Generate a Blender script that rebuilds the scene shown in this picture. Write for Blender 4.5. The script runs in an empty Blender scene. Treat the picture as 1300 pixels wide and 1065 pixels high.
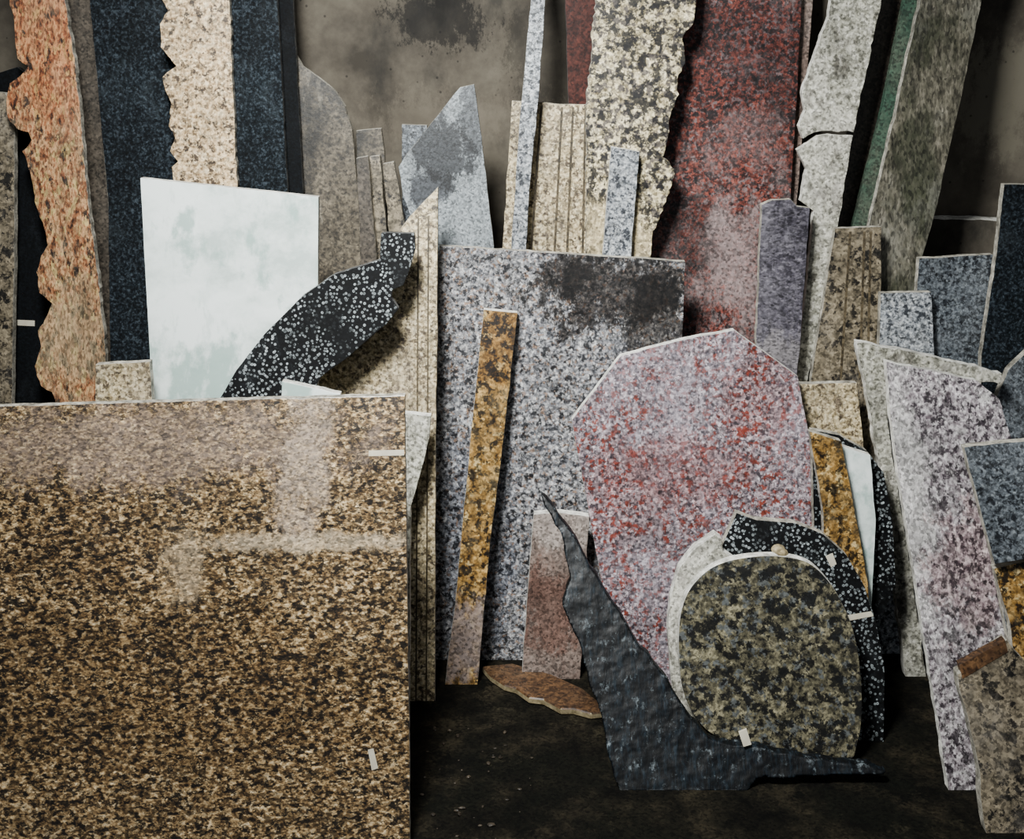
import bpy, bmesh, math, random
from mathutils import Vector, noise as mnoise
R = math.radians
CAM = Vector((0, -3.2, 1.6)); PITCH = R(18); F = 1500.0
WALL_Y = 0.25
U = Vector((0, math.sin(PITCH), math.cos(PITCH))); FW = Vector((0, math.cos(PITCH), -math.sin(PITCH)))

def pt(u, v, yb, k):
    d = Vector(((u-650)/F, 0, 0)) + U*(-(v-532.5)/F) + FW
    t = (yb + k*CAM.z - CAM.y)/(d.y - k*d.z)
    p = CAM + d*t
    return (p.x, p.z)

SAT = .82; GAM = 1.4
def s2l(c):
    l = .3*c[0]+.59*c[1]+.11*c[2]
    o = []
    for x in c:
        x = (l+(x-l)*SAT)/255.0
        x = x/12.92 if x <= 0.04045 else ((x+0.055)/1.055)**2.4
        o.append(min(.92, 1.2*x**GAM))
    return (*o, 1.0)

# ---------------------------------------------------------------- materials
_seed = [3]
def granite(name, cols, scale=80, stretch=(1,1,1), rot=0, speck=None, speck_t=.58, speck_s=.6,
            speck2=None, speck2_t=.6, dust=None, dust_t=.55, dust_s=4, dust_a=.8, dark=None, dark_t=.6, dark_s=3,
            dots=None, dots_s=60, rough=.42, bump=.15, span=(.36,.64), grain=.9, patches=(), streak=None, streak_t=.6, coat=0, spec=.35, gs=170):
    scale = scale*.82 if scale > 40 else scale
    m = bpy.data.materials.new(name); m.use_nodes = True
    nt = m.node_tree; N = nt.nodes; L = nt.links
    b = N['Principled BSDF']
    _seed[0] += 1; rnd = random.Random(_seed[0])
    tc = N.new('ShaderNodeTexCoord')
    def mapping(sc, rt=0):
        mp = N.new('ShaderNodeMapping'); L.new(tc.outputs['Object'], mp.inputs[0])
        mp.inputs['Location'].default_value = (rnd.uniform(-9,9), rnd.uniform(-9,9), rnd.uniform(-9,9))
        mp.inputs['Rotation'].default_value = (0, R(rt), 0); mp.inputs['Scale'].default_value = sc
        return mp
    mp = mapping(stretch, rot); mp2 = mapping((1,1,.6)); mp3 = mapping((1,1,.12))
    def noise(s, det=8, r=.65, src=mp, off=0.0):
        n = N.new('ShaderNodeTexNoise'); n.inputs['Scale'].default_value = s
        n.inputs['Detail'].default_value = det; n.inputs['Roughness'].default_value = r
        if off:
            a = N.new('ShaderNodeVectorMath'); a.operation = 'ADD'; a.inputs[1].default_value = (off, off*1.7, off*.6)
            L.new(src.outputs[0], a.inputs[0]); L.new(a.outputs[0], n.inputs['Vector'])
        else: L.new(src.outputs[0], n.inputs['Vector'])
        return n.outputs[0]
    def ramp(src, stops):
        r = N.new('ShaderNodeValToRGB')
        e = r.color_ramp.elements
        while len(e) < len(stops): e.new(.5)
        for i, (p, c) in enumerate(stops): e[i].position = p; e[i].color = c
        L.new(src, r.inputs[0]); return r.outputs[0]
    def math_(op, a, c):
        mm = N.new('ShaderNodeMath'); mm.operation = op
        for i, q in enumerate((a, c)):
            if isinstance(q, (int, float)): mm.inputs[i].default_value = q
            else: L.new(q, mm.inputs[i])
        return mm.outputs[0]
    def mix(f, a, c, amt=None, mode='MIX'):
        x = N.new('ShaderNodeMix'); x.data_type = 'RGBA'; x.blend_type = mode
        if amt is not None: f = math_('MULTIPLY', f, amt)
        if isinstance(f, float): x.inputs[0].default_value = f
        else: L.new(f, x.inputs[0])
        L.new(a, x.inputs[6])
        if isinstance(c, tuple): x.inputs[7].default_value = c
        else: L.new(c, x.inputs[7])
        return x.outputs[2]
    BW = ((0,0,0,1), (1,1,1,1)); g4 = lambda v: (v,v,v,1)
    n1 = noise(scale)
    k = len(cols)
    col = ramp(n1, [(span[0]+(span[1]-span[0])*i/max(1,k-1), s2l(c)) for i, c in enumerate(cols)])
    if speck2:
        f = ramp(noise(scale*.9, 5, .6, off=7.3), [(speck2_t, BW[0]), (speck2_t+.04, BW[1])]); col = mix(f, col, s2l(speck2), .9)
    if speck:
        f = ramp(noise(scale*speck_s, 7, .72, off=3.1), [(speck_t, BW[0]), (speck_t+.035, BW[1])]); col = mix(f, col, s2l(speck), .95)
    if dots:
        v2 = N.new('ShaderNodeTexVoronoi'); v2.inputs['Scale'].default_value = dots_s; v2.inputs['Randomness'].default_value = .95
        L.new(mp.outputs[0], v2.inputs['Vector'])
        f = ramp(v2.outputs['Distance'], [(0, g4(.25)), (.12, g4(.45)), (.24, BW[1]), (.33, BW[1]), (.42, BW[0])])
        g = N.new('ShaderNodeSeparateColor'); L.new(v2.outputs['Color'], g.inputs[0])
        f3 = ramp(g.outputs[1], [(.0, g4(.35)), (1, g4(1))])
        f2 = ramp(noise(11, 8, .65, src=mp2, off=2), [(.40, g4(.03)), (.50, BW[1])])
        col = mix(math_('MULTIPLY', math_('MULTIPLY', f, f2), f3), col, s2l(dots), .9)
    if dark:
        f = ramp(noise(dark_s, 9, .62, src=mp2, off=5.5), [(dark_t, BW[0]), (dark_t+.07, BW[1])]); col = mix(f, col, s2l(dark), .8)
    if streak:
        f = ramp(noise(30, 8, .7, src=mp3), [(streak_t, BW[0]), (streak_t+.08, BW[1])]); col = mix(f, col, s2l(streak), .6)
    if dust:
        f = ramp(noise(dust_s, 12, .78, src=mp2), [(dust_t-.05, BW[0]), (dust_t+.12, BW[1])]); col = mix(f, col, s2l(dust), dust_a*.8)
    for (u, v, ru, rv, yb, kk, mode, c, amt) in patches:
        # stain / dust / tint zones and a painted reflection, measured on the slab face, in world metres
        cx, cz = pt(u, v, yb, kk); rx = abs(pt(u+ru, v, yb, kk)[0]-cx); rz = abs(pt(u, v-rv, yb, kk)[1]-cz)
        ge = N.new('ShaderNodeNewGeometry'); a = N.new('ShaderNodeVectorMath'); a.operation = 'SUBTRACT'
        L.new(ge.outputs['Position'], a.inputs[0]); a.inputs[1].default_value = (cx, 0, cz)
        d = N.new('ShaderNodeVectorMath'); d.operation = 'MULTIPLY'; L.new(a.outputs[0], d.inputs[0]); d.inputs[1].default_value = (1/rx, 0, 1/rz)
        l = N.new('ShaderNodeVectorMath'); l.operation = 'LENGTH'; L.new(d.outputs[0], l.inputs[0])
        v1 = math_('SUBTRACT', 1.0, l.outputs['Value'])
        v2_ = math_('MULTIPLY', math_('SUBTRACT', noise(14, 14, .85, src=mp2, off=rnd.uniform(1,5)), .5), 5.0)
        f = ramp(math_('ADD', v1, v2_), [(-.0, BW[0]), (.45 if mode == 'MIX' else .22, BW[1])])
        col = mix(f, col, (tuple(c)+(1,)) if mode == 'MULTIPLY' else s2l(c), amt, mode)
    if grain:
        vo = N.new('ShaderNodeTexVoronoi'); vo.inputs['Scale'].default_value = max(gs, scale*1.7); L.new(mp.outputs[0], vo.inputs['Vector'])
        g = N.new('ShaderNodeSeparateColor'); L.new(vo.outputs['Color'], g.inputs[0])
        col = mix(grain, col, ramp(g.outputs[0], [(0, g4(.28)), (.5, g4(.95)), (1, g4(1.4))]), mode='MULTIPLY')
        col = mix(.75, col, ramp(noise(7, 6, .6, off=4.4), [(.3, g4(.52)), (.5, g4(1)), (.7, g4(1.3))]), mode='MULTIPLY')
    L.new(col, b.inputs['Base Color'])
    b.inputs['Specular IOR Level'].default_value = spec
    rr = N.new('ShaderNodeMapRange'); rr.inputs['To Min'].default_value = max(.12, rough-.2); rr.inputs['To Max'].default_value = min(1, rough+.25)
    L.new(noise(6, 8, .7, src=mp2, off=1.2), rr.inputs[0]); L.new(rr.outputs[0], b.inputs['Roughness'])
    if coat: b.inputs['Coat Weight'].default_value = coat; b.inputs['Coat Roughness'].default_value = .12
    if bump:
        bp = N.new('ShaderNodeBump'); bp.inputs['Strength'].default_value = bump; bp.inputs['Distance'].default_value = .004
        L.new(n1, bp.inputs['Height']); L.new(bp.outputs[0], b.inputs['Normal'])
    return m

M = {}
G = lambda n, *a, **k: M.__setitem__(n, granite(n, *a, **k))
K = .2
LY = [-.16, -.19, -.22, -.25, -.28, -.31, -.34]
MU = 'MULTIPLY'; MX = 'MIX'
G('edge_light', [(126,122,112),(196,191,178)], 40, rough=.8, grain=.5)
G('edge_white', [(172,170,162),(232,230,222)], 40, rough=.8, grain=.4)
G('edge_dark', [(70,70,70),(126,126,124)], 60, rough=.8, grain=.3)
G('orange', [(84,58,46),(168,114,76),(204,166,122),(150,96,66)], 56, (1.5,1.5,.6), 20, speck=(72,62,58), speck_t=.55, speck2=(196,172,116), speck2_t=.57, dust=(176,164,138), dust_t=.54, dust_a=.6,
  patches=((60,60,55,120,LY[5],K,MU,(.9,.6,.48),.65),(90,430,60,90,LY[5],K,MX,(182,164,132),.5)))
G('taupe', [(84,77,68),(112,103,92)], 80, dark=(56,52,46), streak=(130,122,112))
G('blueblack', [(18,25,30),(38,47,54),(78,88,96)], 150, dust=(100,110,116), dust_t=.57, dust_a=.4, streak=(84,92,100), streak_t=.6, spec=.12, rough=.7)
G('black', [(14,18,24),(28,34,40)], 150, dust=(80,86,92), dust_t=.56, dust_a=.35, spec=.12, rough=.7)
G('beige', [(150,124,88),(214,188,148),(232,214,180)], 110, speck=(84,68,54), speck_t=.54, dust=(206,190,162), dust_t=.58, dust_a=.5)
G('brownslab', [(78,71,60),(112,103,88),(132,122,104)], 80, dark=(42,39,34), dark_t=.48, streak=(144,137,122))
G('greyblue', [(128,134,137),(156,162,165)], 150, speck=(92,96,98), speck_t=.6, patches=((565,190,44,52,LY[5],K,MU,(.07,.07,.08),.92),(545,240,26,24,LY[5],K,MU,(.12,.12,.14),.9),(600,150,20,50,LY[5],K,MU,(.18,.18,.2),.75)), dust=(172,176,178), dust_t=.6, dust_a=.5)
G('cream', [(146,130,98),(200,184,148),(222,210,180)], 120, speck=(104,90,74), speck_t=.53, speck_s=.7, dust=(164,152,136), dust_t=.55, dust_a=.6)
G('creamblack', [(136,123,92),(210,197,160),(234,222,192)], 84, speck=(32,31,38), speck_t=.50, speck_s=.6, speck2=(100,93,93), speck2_t=.51,
  patches=((790,300,70,50,LY[5],K,MX,(206,190,152),.6),))
G('red', [(60,36,34),(130,70,58),(160,94,80)], 120, speck=(40,34,38), speck_t=.51, speck_s=.65, speck2=(126,112,112), speck2_t=.53, dust=(142,130,128), dust_t=.56, dust_s=5,
  patches=((960,60,90,100,LY[2],K,MU,(.5,.45,.48),.75),(935,340,65,90,LY[2],K,MX,(156,140,138),.7),(880,300,30,60,LY[2],K,MU,(.4,.4,.4),.8),(950,180,60,50,LY[2],K,MX,(150,130,128),.3)))
G('redstrip', [(70,38,32),(108,62,52)], 70, dark=(44,32,30), spec=.15)
G('pale', [(126,124,112),(176,174,160),(204,201,190)], 80, dust=(212,208,198), dust_t=.52, dark=(92,87,78), dark_t=.54, dark_s=18, bump=.5, streak=(116,110,100))
G('greenish', [(80,77,66),(112,108,94),(140,134,120)], 60, (1.4,1,.5), dark=(72,76,58), dark_t=.5, dust=(150,148,138), dust_t=.54, streak=(60,60,50), streak_t=.54)
G('green', [(50,76,62),(74,106,88)], 20, dust=(112,112,98), dust_t=.46, rough=.8)
G('purple', [(56,52,62),(90,86,96),(126,122,130)], 110, (.8,1,1.3), speck=(38,36,44), dust=(142,138,146), dust_t=.56, streak=(134,130,140), patches=((985,450,60,35,LY[6],K,MX,(150,145,146),.7),))
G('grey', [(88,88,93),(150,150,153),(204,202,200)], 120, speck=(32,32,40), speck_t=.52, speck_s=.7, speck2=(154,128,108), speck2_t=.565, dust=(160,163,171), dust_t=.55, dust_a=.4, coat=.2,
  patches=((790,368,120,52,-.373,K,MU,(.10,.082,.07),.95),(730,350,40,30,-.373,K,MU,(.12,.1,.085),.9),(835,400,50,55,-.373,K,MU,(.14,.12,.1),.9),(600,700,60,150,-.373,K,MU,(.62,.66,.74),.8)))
G('lightgrey', [(112,116,121),(166,170,174),(202,204,204)], 140, speck=(66,70,78), speck_t=.52, dust=(190,192,192), dust_t=.6, dust_a=.5)
G('midgrey', [(74,80,86),(112,118,124),(142,148,152)], 140, speck=(42,46,54), speck_t=.52, dust=(146,150,154), dust_t=.58, dust_a=.5)
G('pink', [(110,98,104),(160,147,152),(204,195,199)], 120, speck=(146,70,52), speck_t=.525, speck_s=.65, speck2=(76,70,80), speck2_t=.53, dust=(180,174,183), dust_t=.53, dust_a=.55, coat=.15,
  patches=((860,600,110,55,-.53,.3,MU,(.85,.55,.5),.6),(960,500,50,70,-.53,.3,MU,(.85,.58,.53),.5),(800,640,50,60,-.53,.3,MU,(.9,.64,.6),.4)), streak=(190,184,190), streak_t=.58)
G('pinkwhite', [(112,100,106),(172,164,167),(212,208,207)], 125, (1,1,.7), speck=(72,62,70), speck_t=.515, dust=(204,201,199), dust_t=.57, dust_a=.5, patches=((1155,640,26,160,-.95,.6,MX,(206,204,200),.55),(1235,720,60,90,-.95,.6,MU,(.74,.54,.53),.65)), streak=(212,209,206), streak_t=.58)
G('gold', [(58,42,22),(154,120,60),(196,164,104)], 56, speck=(38,27,17), speck_t=.515, speck_s=.9, speck2=(198,176,128), speck2_t=.58, dust=(176,158,120), dust_t=.56, dust_a=.5,
  patches=((590,810,60,65,-.50,.3,MX,(160,146,140),.8),(630,440,40,60,-.50,.3,MU,(.6,.5,.38),.7)))
G('brick', [(108,90,82),(150,130,120)], 130, speck=(76,60,52), dust=(168,158,150), dust_t=.5, dust_a=.6, patches=((712,665,60,40,-.473,.25,MX,(184,174,166),.6),(700,780,60,60,-.473,.25,MU,(.7,.5,.45),.8)))
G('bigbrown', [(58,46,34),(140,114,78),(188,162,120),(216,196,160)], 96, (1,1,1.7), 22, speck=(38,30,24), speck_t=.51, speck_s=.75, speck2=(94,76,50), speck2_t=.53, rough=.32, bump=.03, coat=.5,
  patches=((150,565,330,62,-1.15,.5,MX,(160,142,128),.5),(385,590,40,100,-1.15,.5,MX,(186,170,154),.5),(380,688,150,14,-1.15,.5,MX,(200,184,158),.5),(235,720,30,60,-1.15,.5,MX,(188,170,142),.4),(160,880,360,130,-1.15,.5,MU,(.5,.45,.38),.7),(90,690,110,60,-1.15,.5,MU,(.5,.46,.42),.7)))  # the thin wide pale band is a reflection painted into the colour
G('marble', [(190,203,198),(216,225,221),(228,235,232)], 5, (1,1,1.4), 35, dark=(158,184,176), dark_t=.54, dark_s=7, rough=.35, bump=0, span=(.38,.58), grain=0, streak=(200,212,208), streak_t=.56)
G('blackdots', [(14,16,19),(28,31,35)], 90, dots=(176,184,186), dots_s=112, rough=.65, spec=.15, dust=(96,102,106), dust_t=.6, dust_s=9, dust_a=.5)
G('tomb', [(42,41,36),(112,107,86),(160,153,126)], 62, speck=(20,22,24), speck_t=.505, speck_s=.75, speck2=(106,110,110), speck2_t=.54, coat=.2)
G('schist', [(7,11,16),(18,27,35),(46,60,70)], 34, (2.6,1,.4), 30, dust=(176,188,194), dust_t=.61, dust_s=45, dust_a=.8, bump=.35, rough=.45, spec=.3)
G('beigeblack', [(100,92,76),(160,148,126)], 60, speck=(38,36,36), speck_t=.53, dust=(164,156,144), dust_t=.54, dust_a=.5)
G('rust', [(78,56,38),(122,92,62)], 60, dust=(156,128,98))
G('tape', [(194,186,168),(206,200,182)], 40, bump=0, grain=0)
G('foam', [(150,136,104),(196,182,148)], 60, grain=.3)
G('groove', [(92,82,64),(118,106,84)], 60)
G('floorm', [(22,21,16),(44,41,32),(66,60,47)], 9, speck=(26,26,20), dark=(30,32,24), dark_t=.5, dust=(92,86,68), dust_t=.62, dust_s=10, rough=.8, bump=.5, spec=.1)
G('rubble', [(60,52,42),(104,92,76)], 60, bump=.5)
G('concrete', [(82,76,67),(106,99,88),(124,117,104)], 5, dust=(134,127,114), dust_t=.6, dust_s=2, dust_a=.5, dark=(64,61,56), dark_t=.57, dark_s=2.2, rough=.85, bump=.3, grain=0,
  patches=((555,25,65,40,.25,0,MU,(.16,.16,.17),.9),(700,60,60,80,.25,0,MU,(.4,.4,.4),.7),(560,150,110,40,.25,0,MX,(140,131,116),.3),(1270,120,60,90,.25,0,MX,(140,134,118),.7)))
def add_pits(m):
    nt = m.node_tree; N = nt.nodes; L = nt.links; b = N['Principled BSDF']
    old = b.inputs['Base Color'].links[0].from_socket
    tc = N.new('ShaderNodeTexCoord'); v = N.new('ShaderNodeTexVoronoi'); v.inputs['Scale'].default_value = 26
    L.new(tc.outputs['Object'], v.inputs['Vector'])
    r = N.new('ShaderNodeValToRGB'); r.color_ramp.elements[0].position = .07; r.color_ramp.elements[0].color = (.25,.25,.25,1)
    r.color_ramp.elements[1].position = .11; r.color_ramp.elements[1].color = (1,1,1,1)
    L.new(v.outputs['Distance'], r.inputs[0])
    x = N.new('ShaderNodeMix'); x.data_type='RGBA'; x.blend_type='MULTIPLY'; x.inputs[0].default_value = .8
    L.new(old, x.inputs[6]); L.new(r.outputs[0], x.inputs[7]); L.new(x.outputs[2], b.inputs['Base Color'])
add_pits(M['concrete'])

# ---------------------------------------------------------------- geometry helpers
def catmull(P, n=6):
    out = []; m = len(P)
    for i in range(m):
        p0, p1, p2, p3 = P[i-1], P[i], P[(i+1)%m], P[(i+2)%m]
        for j in range(n):
            t = j/n
            out.append(tuple(.5*((2*p1[a])+(-p0[a]+p2[a])*t+(2*p0[a]-5*p1[a]+4*p2[a]-p3[a])*t*t+(-p0[a]+3*p1[a]-3*p2[a]+p3[a])*t**3) for a in (0,1)))
    return out

def clip_floor(P, z0=0.0):
    out = []
    for i in range(len(P)):
        a, b = P[i], P[(i+1)%len(P)]
        if a[1] >= z0: out.append(a)
        if (a[1] >= z0) != (b[1] >= z0):
            t = (z0-a[1])/(b[1]-a[1]); out.append((a[0]+(b[0]-a[0])*t, z0))
    return out

def roughen(P, amp, step, rnd):
    out = []
    for i in range(len(P)):
        a, b = P[i], P[(i+1)%len(P)]
        dx, dz = b[0]-a[0], b[1]-a[1]; l = math.hypot(dx, dz)
        out.append(a)
        if l < step*1.5 or (a[1] < .001 and b[1] < .001): continue
        n = int(l/step); nx, nz = -dz/l, dx/l
        for j in range(1, n):
            t = j/n
            q = mnoise.noise(Vector((a[0]+dx*t, a[1]+dz*t, 0))*14)*amp*1.2 + rnd.uniform(-amp, amp)*.7
            out.append((a[0]+dx*t+nx*q, max(0, a[1]+dz*t+nz*q)))
    return out

def slab(name, outline, yb, k, mat, t=.024, edge='edge_light', smooth=False, amp=.0012, step=.02, parent=None, bevel=.001, clip=True):
    P = [pt(u, v, yb, k) for u, v in outline]
    if smooth: P = catmull(P)
    if clip: P = clip_floor(P)
    rnd = random.Random(len(outline)*7+int(outline[0][0]))
    if amp: P = roughen(P, amp, step, rnd)
    Q = []
    for p in P:
        if not Q or math.hypot(p[0]-Q[-1][0], p[1]-Q[-1][1]) > .0006: Q.append(p)
    if math.hypot(Q[0][0]-Q[-1][0], Q[0][1]-Q[-1][1]) < .0006: Q.pop()
    P = Q
    cx = sum(p[0] for p in P)/len(P); cz = min(p[1] for p in P); cy = yb + k*cz
    bm = bmesh.new()
    fv = [bm.verts.new((x-cx, yb+k*z-cy, z-cz)) for x, z in P]
    bv = [bm.verts.new((x-cx, yb+k*z-cy+t, z-cz)) for x, z in P]
    bm.faces.new(fv); bm.faces.new(list(reversed(bv)))
    n = len(P)
    for i in range(n):
        f = bm.faces.new((fv[i], bv[i], bv[(i+1)%n], fv[(i+1)%n])); f.material_index = 1
    bmesh.ops.recalc_face_normals(bm, faces=bm.faces)
    me = bpy.data.meshes.new(name); bm.to_mesh(me); bm.free()
    o = bpy.data.objects.new(name, me); bpy.context.collection.objects.link(o)
    o.location = (cx, cy, cz)
    me.materials.append(M[mat]); me.materials.append(M[edge])
    if bevel:
        b = o.modifiers.new('chip', 'BEVEL'); b.width = bevel; b.segments = 2; b.limit_method = 'ANGLE'; b.angle_limit = R(60)
    if parent:
        o.parent = parent
        o.matrix_parent_inverse.translation = -Vector(parent.location)
    return o

def box(name, lo, hi, mat):
    bm = bmesh.new(); bmesh.ops.create_cube(bm, size=1)
    for v in bm.verts: v.co = Vector([(v.co[i])*(hi[i]-lo[i]) for i in range(3)])
    me = bpy.data.meshes.new(name); bm.to_mesh(me); bm.free(); me.materials.append(M[mat])
    o = bpy.data.objects.new(name, me); bpy.context.collection.objects.link(o)
    o.location = [(lo[i]+hi[i])/2 for i in range(3)]; return o

box('wall_back', (-4, WALL_Y, 0), (4, WALL_Y+.2, 2.8), 'concrete')
box('floor', (-4, -5, -.1), (4, WALL_Y+.2, 0), 'floorm')

slab('concrete_ledge', [(1172,277),(1360,283),(1360,1200),(1120,1200)], .165, 0, 'concrete', t=.08, edge='edge_white', amp=.002)

# ---- left group
s = slab('dark_granite_slab', [(-60,100),(0,92),(22,85),(34,95),(28,115),(40,140),(60,300),(75,520),(90,1100),(-60,1100)], LY[2], K, 'black', edge='edge_dark', amp=.004)
slab('label_tape', [(22,406),(44,407),(44,414),(22,413)], LY[2]-.0006, K, 'tape', t=.001, edge='tape', amp=0, bevel=0, parent=s)
slab('grey_granite_strip', [(-50,112),(6,118),(18,132),(18,300),(15,520),(20,1100),(-50,1100)], LY[4], K, 'beigeblack')
slab('orange_granite_strip', [(8,-90),(72,-90),(82,0),(95,80),(110,235),(125,360),(134,450),(136,520),(150,1100),(75,1100),
     (70,508),(66,498),(52,490),(44,465),(52,440),(48,420),(60,400),(66,385),(50,372),(46,345),(52,325),(60,312),(56,290),(46,262),(40,228),(34,205),(28,192),(40,178),(36,168),(22,164),(10,150),(8,128),(12,106),(26,96),(36,84),(22,74),(19,50),(17,20),(12,0)], LY[5], K, 'orange', amp=.0025, step=.012)
slab('taupe_granite_slab', [(76,-90),(106,-90),(115,0),(137,250),(155,500),(160,1100),(90,1100)], LY[0], K, 'taupe')
slab('blue_granite_slab', [(106,-90),(205,-90),(218,0),(226,240),(235,1100),(150,1100),(137,250),(114,0)], LY[2], K, 'blueblack', edge='edge_dark')
slab('beige_granite_strip', [(203,-90),(280,-90),(291,0),(296,120),(302,260),(320,1100),(240,1100),(222,240),(218,212),(226,205),(216,192),(222,175),(214,160),(217,130),(208,108),(206,98),(224,84),(216,74),(204,60),(203,30),(213,14),(206,0)], LY[4], K, 'beige', amp=.002, step=.012)
slab('black_granite_slab', [(278,-90),(345,-90),(352,0),(365,246),(385,1100),(300,1100),(290,0)], LY[3], K, 'blueblack', edge='edge_dark')
slab('black_granite_slab', [(345,-90),(366,-90),(372,0),(385,248),(400,1100),(350,1100)], LY[2], K, 'black', edge='edge_dark')
slab('rounded_brown_slab', [(376,70),(384,84),(404,98),(425,115),(438,135),(447,165),(452,220),(458,300),(462,350),(470,1100),(390,1100),(380,250)], LY[1], K, 'brownslab', edge='edge_light')
slab('small_granite_block', [(452,166),(484,163),(488,192),(495,1100),(470,1100),(456,260)], LY[2], K, 'brownslab')
slab('narrow_granite_offcut', [(452,201),(467,198),(472,260),(478,325),(490,1100),(470,1100),(458,325)], LY[4], K, 'taupe', edge='edge_light', amp=.002)
slab('narrow_granite_offcut', [(469,199),(482,197),(491,300),(495,1100),(482,1100)], LY[3], K, 'beigeblack', amp=.002)
slab('narrow_granite_offcut', [(486,208),(500,205),(508,250),(516,300),(530,1100),(505,1100),(494,295)], LY[4], K, 'beigeblack', amp=.002)
slab('grey_granite_offcut', [(510,158),(542,159),(545,400),(550,1100),(520,1100),(510,200)], LY[2], K, 'midgrey')
slab('pointed_grey_slab', [(506,212),(516,196),(584,111),(602,107),(608,150),(614,200),(627,312),(640,1100),(580,1100),(540,320),(512,250)], LY[5], K, 'greyblue', edge='edge_light')
# ---- centre back
s = slab('cream_grooved_slab', [(650,128),(668,129),(705,132),(768,134),(768,330),(768,1100),(630,1100),(638,312)], LY[2], K, 'cream', amp=.002)
for a, b in ((686,672),(712,702),(726,718),(742,738)):
    slab('saw_groove', [(a,136),(a+3,136),(b+3,330),(b,330)], LY[2]-.0006, K, 'groove', t=.001, edge='groove', amp=0, bevel=0, parent=s)
slab('narrow_grey_strip', [(668,-90),(690,-90),(692,0),(684,120),(672,240),(667,330),(655,1100),(630,1100),(648,330),(660,150),(674,0)], LY[4], K, 'lightgrey')
slab('red_granite_strip', [(715,-90),(757,-90),(757,0),(750,140),(745,1100),(715,1100),(722,135)], LY[0], K, 'redstrip', edge='edge_dark')
slab('broken_cream_slab', [(757,-90),(890,-90),(884,0),(880,30),(866,50),(870,75),(860,100),(862,120),(850,150),(848,172),(842,200),(856,215),(850,245),(838,272),(828,300),(822,340),(815,1100),(740,1100),(744,300),(745,130),(756,0)], LY[5], K, 'creamblack', amp=.004, step=.01)
slab('grey_granite_strip', [(776,186),(812,193),(806,260),(800,340),(790,1100),(755,1100),(765,322)], LY[6], K, 'lightgrey', edge='edge_white', t=.022)
slab('red_granite_slab', [(850,-90),(1020,-90),(1018,0),(1012,120),(1004,250),(985,430),(960,1100),(800,1100),(815,325),(835,200)], LY[2], K, 'red', edge='edge_dark')
slab('narrow_red_strip', [(1020,-90),(1038,-90),(1032,0),(1020,160),(1008,300),(980,1100),(960,1100)], LY[1], K, 'brick')
slab('purple_granite_strip', [(967,260),(980,254),(1004,253),(1012,262),(1028,264),(1026,300),(1012,485),(1000,1100),(950,1100),(960,430)], LY[6], K, 'purple', amp=.002)
slab('broken_pale_slab', [(1062,-90),(1132,-90),(1119,0),(1100,90),(1084,168),(1050,166),(1034,168),(1020,176),(1014,160),(1022,140),(1018,118),(1034,70),(1052,20)], LY[4], K, 'pale', amp=.003, step=.012, edge='edge_white', clip=False)
slab('pale_granite_slab', [(1038,172),(1052,170),(1083,172),(1064,285),(1045,390),(1024,488),(980,1100),(950,1100),(1010,485),(1022,380),(1033,268),(1016,255),(1024,215),(1012,190)], LY[4], K, 'pale', amp=.002, step=.015, edge='edge_white')
slab('taupe_granite_slab', [(1132,-90),(1175,-90),(1150,0),(1115,150),(1080,290),(950,1100),(880,1100),(1040,300),(1100,90)], LY[0], K, 'taupe')
slab('green_painted_strip', [(1172,-90),(1190,-90),(1168,0),(1140,130),(1104,290),(950,1100),(920,1100),(1082,290),(1122,130),(1148,0)], LY[2], K, 'green', edge='green')
slab('mossy_stone_slab', [(1190,-90),(1275,-90),(1246,0),(1225,100),(1192,250),(1168,340),(1150,450),(1080,1100),(1000,1100),(1100,300),(1140,130),(1168,0)], LY[3], K, 'greenish', amp=.002)
s = slab('brown_grooved_slab', [(1060,290),(1119,288),(1118,440),(1115,1100),(990,1100),(1030,480)], LY[5]+.004, K, 'beigeblack', t=.022)
for a, b in ((1078,1066),(1096,1090),(1104,1100)):
    slab('saw_groove', [(a,294),(a+3,294),(b+3,480),(b,480)], LY[5]+.0034, K, 'groove', t=.001, edge='groove', amp=0, bevel=0, parent=s)
slab('blue_grey_slab', [(1167,328),(1261,323),(1258,475),(1250,1100),(1150,1100),(1160,420)], LY[5], K, 'midgrey', edge='edge_light')
slab('light_grey_block', [(1118,372),(1182,371),(1187,460),(1180,1100),(1100,1100)], LY[6], K, 'lightgrey', edge='edge_light')
slab('dark_granite_slab', [(1275,234),(1360,234),(1360,1100),(1230,1100),(1246,450),(1264,330)], LY[6], K, 'blueblack', edge='edge_light')
# ---- middle
slab('grey_granite_slab', [(558,312),(700,321),(870,332),(866,430),(862,520),(858,1100),(545,1100),(553,600)], -.373, K, 'grey', edge='edge_light')
s = slab('tapered_beige_slab', [(556,238),(555,400),(553,560),(552,1100),(380,1100),(395,495),(440,420),(480,330),(520,275)], -.58, .3, 'cream', edge='edge_light')
for a, b in ((530,527),(543,540)):
    slab('saw_groove', [(a,275),(a+2,273),(b+2,900),(b,900)], -.5806, .3, 'groove', t=.001, edge='groove', amp=0, bevel=0, parent=s)
slab('white_marble_slab', [(178,226),(404,250),(403,500),(400,1200),(205,1200),(193,505)], -.63, .3, 'marble', edge='edge_white', amp=.0004)
slab('curved_black_slab', [(279,506),(300,470),(335,425),(385,375),(425,348),(470,334),(482,330),(484,296),(526,296),(527,318),(519,345),(512,362),(498,368),(497,378),(506,392),(490,412),(448,448),(408,478),(390,505),(380,1200),(240,1200),(262,600)], -.68, .3, 'blackdots', edge='edge_dark', t=.022, step=.02)
slab('lit_edge_tip', [(358,484),(432,500),(440,1200),(350,1200)], -.72, .3, 'marble', edge='edge_white')
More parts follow.
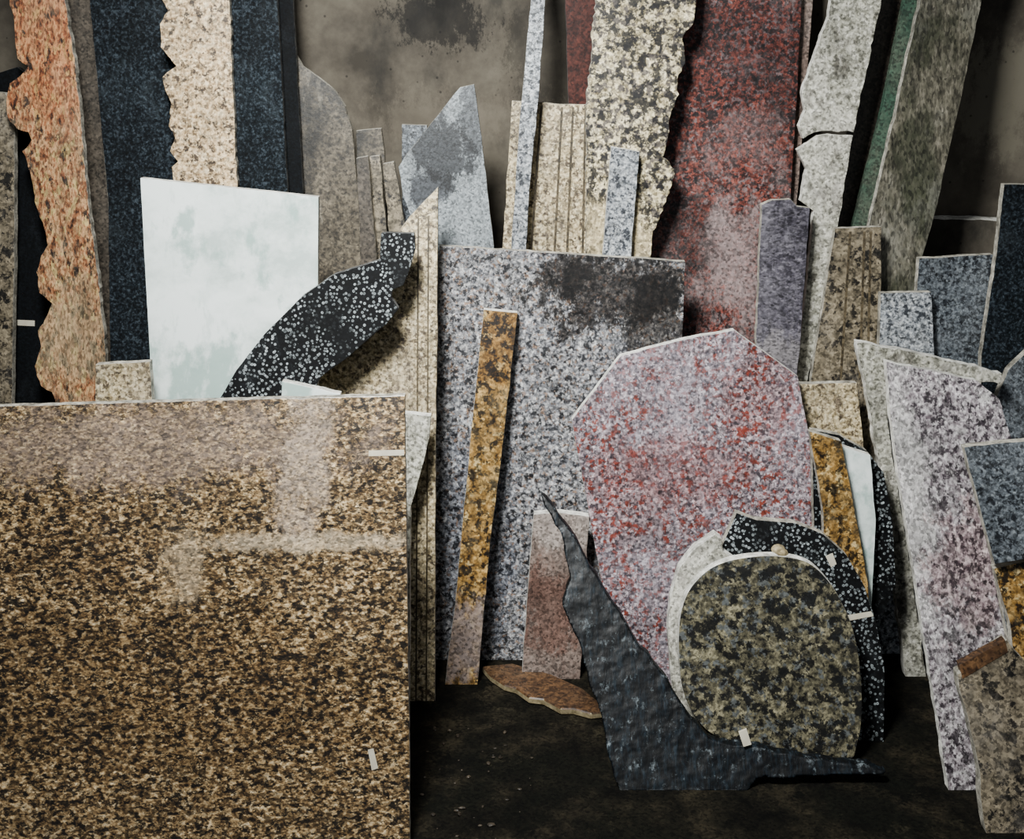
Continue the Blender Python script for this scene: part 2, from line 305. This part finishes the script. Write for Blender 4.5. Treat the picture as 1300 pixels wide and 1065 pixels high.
slab('beige_granite_offcut', [(121,463),(190,459),(194,520),(196,1200),(120,1200)], -.72, .3, 'cream')
slab('lit_edge_tip', [(450,518),(547,528),(545,556),(534,600),(521,645),(518,1200),(440,1200)], -.66, .3, 'pale', edge='edge_white')  # pale piece shaped to stand in for light on a slab edge
s = slab('brown_granite_slab', [(-70,518),(0,516),(240,509),(514,502),(517,750),(520,976),(521,1200),(-90,1200)], -1.15, .5, 'bigbrown', edge='edge_light', t=.02)
slab('label_tape', [(468,572),(513,571),(513,578),(468,579)], -1.1505, .5, 'tape', t=.001, edge='tape', amp=0, bevel=0, parent=s)
slab('label_tape', [(467,952),(474,950),(480,975),(472,978)], -1.1505, .5, 'tape', t=.001, edge='tape', amp=0, bevel=0, parent=s)
slab('golden_granite_strip', [(614,393),(657,397),(640,550),(622,690),(606,870),(565,870),(580,745),(597,560)], -.50, .3, 'gold', edge='edge_white')
slab('reddish_granite_tile', [(678,653),(712,651),(748,656),(742,760),(736,868),(662,868),(670,750)], -.473, .25, 'brick', edge='edge_white', t=.026)
slab('hexagonal_pink_slab', [(726,533),(788,452),(860,433),(932,419),(1013,478),(1030,570),(1055,690),(1085,900),(800,900),(765,745)], -.53, .3, 'pink', edge='edge_white')
slab('curved_black_slab', [(1030,546),(1065,552),(1100,572),(1122,600),(1133,660),(1137,740),(1122,780),(1105,800),(1090,900),(1040,900)], -.58, .3, 'blackdots', edge='edge_light')
slab('white_marble_strip', [(1068,566),(1105,578),(1112,660),(1105,800),(1100,900),(1060,900)], -.61, .3, 'marble', edge='edge_white')
slab('golden_granite_offcut', [(1028,548),(1068,560),(1080,620),(1102,740),(1110,900),(1050,900),(1045,650)], -.64, .3, 'gold', edge='edge_light')
slab('beige_granite_offcut', [(1016,487),(1088,486),(1096,560),(1100,1100),(1020,1100)], -.40, .2, 'cream', edge='edge_light')
s = slab('curved_black_slab', [(904,722),(918,690),(935,651),(960,660),(1010,664),(1045,678),(1075,705),(1098,745),(1112,790),(1123,852),(1120,1100),(900,1100)], -.76, .45, 'blackdots', edge='edge_light')
slab('label_tape', [(1070,782),(1106,776),(1109,782),(1072,789)], -.7605, .45, 'tape', t=.001, edge='tape', amp=0, bevel=0, parent=s)
slab('label_tape', [(1048,706),(1057,702),(1062,716),(1055,720)], -.7605, .45, 'tape', t=.001, edge='tape', amp=0, bevel=0, parent=s)
slab('white_arched_slab', [(851,850),(848,800),(851,760),(862,722),(882,696),(908,678),(916,684),(918,700),(950,722),(1010,730),(1045,750),(1060,800),(1080,1050),(870,1050)], -.80, .45, 'pale', edge='edge_white', t=.03)
slab('arched_granite_slab', [(863,850),(862,800),(867,768),(880,742),(905,720),(940,709),(985,706),(1025,714),(1052,738),(1070,768),(1083,800),(1092,850),(1094,905),(1088,945),(1074,965),(1000,960),(930,944),(890,920),(870,885)], -.86, .5, 'tomb', edge='edge_white', t=.025, smooth=True)
# ---- right group
slab('white_stone_offcut', [(1088,434),(1180,452),(1272,474),(1270,488),(1200,478),(1122,462),(1128,540),(1140,620),(1158,730),(1176,860),(1150,862),(1134,730),(1120,610),(1104,520)], -.46, .22, 'pale', edge='edge_white', t=.03, amp=.003, step=.015)
slab('pale_pink_slab', [(1125,459),(1240,483),(1268,506),(1285,560),(1305,700),(1340,900),(1370,1200),(1235,1200),(1200,976),(1180,850),(1163,740),(1140,600),(1130,520)], -.95, .6, 'pinkwhite', edge='edge_white', amp=.002, step=.015)
slab('dark_granite_offcut', [(1248,640),(1300,620),(1370,700),(1400,1200),(1330,1200),(1288,850)], -.985, .6, 'midgrey', edge='edge_light')
slab('golden_granite_offcut', [(1262,722),(1360,700),(1400,1200),(1330,1200),(1282,790)], -1.015, .6, 'gold', edge='edge_light')
slab('speckled_grey_slab', [(1224,568),(1276,562),(1360,556),(1360,700),(1263,716),(1243,640)], -1.045, .6, 'midgrey', edge='edge_light', clip=False)
s = slab('veined_marble_offcut', [(1216,856),(1278,812),(1310,850),(1400,900),(1400,1200),(1270,1200),(1240,960)], -1.10, .6, 'beigeblack', edge='edge_light', t=.03, amp=.003)
slab('rust_band', [(1218,844),(1276,812),(1280,828),(1222,862)], -1.101, .6, 'rust', t=.02, edge='rust', parent=s, amp=.001)
slab('curved_grey_offcut', [(1262,512),(1280,470),(1310,440),(1380,430),(1380,1200),(1310,1200)], -.38, .2, 'midgrey', edge='edge_light')

# ---- jagged schist shard (solid, displaced)
def rockmods(o, vox, disp, ts):
    r = o.modifiers.new('rm', 'REMESH'); r.mode = 'VOXEL'; r.voxel_size = vox; r.use_smooth_shade = True
    tx = bpy.data.textures.new(o.name, 'CLOUDS'); tx.noise_scale = ts; tx.noise_depth = 3
    d = o.modifiers.new('d', 'DISPLACE'); d.texture = tx; d.strength = disp; d.mid_level = .5
o = slab('jagged_schist_shard', [(686,626),(694,632),(710,655),(734,688),(748,720),(764,742),(786,775),(806,812),(838,852),(862,890),(900,938),(1000,957),(1090,972),(1130,981),(1040,986),(960,990),(900,1070),(810,1070),(785,1000),(772,960),(760,900),(747,865),(735,815),(714,770),(724,735),(716,690),(700,655)], -.95, .72, 'schist', t=.026, edge='schist', amp=.004, step=.018, bevel=0)
rockmods(o, .0035, .006, .04)
slab('label_tape', [(938,930),(948,926),(954,945),(944,948)], -.96, .72, 'tape', t=.006, edge='tape', amp=0, bevel=0, parent=o)

# ---- brown broken plate lying on the floor
def floor_pt(u, v, z=0.0):
    d = Vector(((u-650)/F, 0, 0)) + U*(-(v-532.5)/F) + FW
    return CAM + d*((z-CAM.z)/d.z)
bm = bmesh.new(); ol = [(612,846),(650,842),(700,856),(740,874),(764,894),(768,904),(750,906),(728,900),(712,900),(690,888),(672,886),(655,874),(640,870),(622,858)]
P = [floor_pt(u, v, .018) for u, v in ol]; c0 = sum(P, Vector())/len(P)
a = [bm.verts.new((p.x-c0.x, p.y-c0.y, .018)) for p in P]; b_ = [bm.verts.new((p.x-c0.x, p.y-c0.y, 0)) for p in P]
bm.faces.new(a); bm.faces.new(b_[::-1])
for i in range(len(P)):
    f = bm.faces.new((a[i], b_[i], b_[(i+1)%len(P)], a[(i+1)%len(P)])); f.material_index = 1
bmesh.ops.recalc_face_normals(bm, faces=bm.faces)
me = bpy.data.meshes.new('broken_brown_slab'); bm.to_mesh(me); bm.free(); me.materials.append(M['rust']); me.materials.append(M['foam'])
o = bpy.data.objects.new('broken_brown_slab', me); bpy.context.collection.objects.link(o); o.location = (c0.x, c0.y, .001)
bv = o.modifiers.new('b', 'BEVEL'); bv.width = .003

# dried foam lump on the arched slab's top edge
bm = bmesh.new(); x, z = pt(990, 699, -.84, .5)
bmesh.ops.create_icosphere(bm, subdivisions=4, radius=.018)
for v in bm.verts: v.co *= 1+.5*mnoise.noise(v.co*60); v.co.z *= .8
me = bpy.data.meshes.new('dried_foam'); bm.to_mesh(me); bm.free(); me.materials.append(M['foam'])
o = bpy.data.objects.new('dried_foam', me); bpy.context.collection.objects.link(o); o.location = (x, -.84+.5*z, z)
par = bpy.data.objects['arched_granite_slab']; o.parent = par; o.matrix_parent_inverse.translation = -Vector(par.location)

rnd = random.Random(5); bm = bmesh.new()
for i in range(45):
    x = rnd.uniform(-.2, .05); y = rnd.uniform(-1.15, -.7); r = rnd.choice((.0015,.002,.003,.005))
    res = bmesh.ops.create_icosphere(bm, subdivisions=2, radius=r)
    sx, sy = rnd.uniform(.7,1.8), rnd.uniform(.7,1.5)
    for v in res['verts']:
        q = 1+.35*mnoise.noise(v.co*300+Vector((i,0,0)))
        v.co = Vector((v.co.x*sx*q+x, v.co.y*sy*q+y, v.co.z*.6*q+r*.45))
me = bpy.data.meshes.new('stone_rubble'); bm.to_mesh(me); bm.free(); me.materials.append(M['rubble'])
bpy.context.collection.objects.link(bpy.data.objects.new('stone_rubble', me))

# ---------------------------------------------------------------- lights / camera
def area(name, loc, tgt, size, e, col, spread=180):
    l = bpy.data.lights.new(name, 'AREA'); l.size = size; l.energy = e; l.color = col; l.spread = R(spread)
    o = bpy.data.objects.new(name, l); bpy.context.collection.objects.link(o)
    o.location = loc; o.rotation_euler = (Vector(tgt)-Vector(loc)).to_track_quat('-Z','Y').to_euler()
area('overhead_skylight', (-.55, -1.7, 2.9), (.15, -.25, .8), .6, 70, (.98,1,.98), 105)
w = bpy.data.worlds.new('World'); bpy.context.scene.world = w; w.use_nodes = True
w.node_tree.nodes['Background'].inputs[0].default_value = (.87,.93,1,1); w.node_tree.nodes['Background'].inputs[1].default_value = .16
c = bpy.data.cameras.new('cam'); co = bpy.data.objects.new('camera', c); bpy.context.collection.objects.link(co)
co.location = CAM; co.rotation_euler = (R(90)-PITCH, 0, 0); c.sensor_width = 36; c.lens = F/1300*36
bpy.context.scene.camera = co
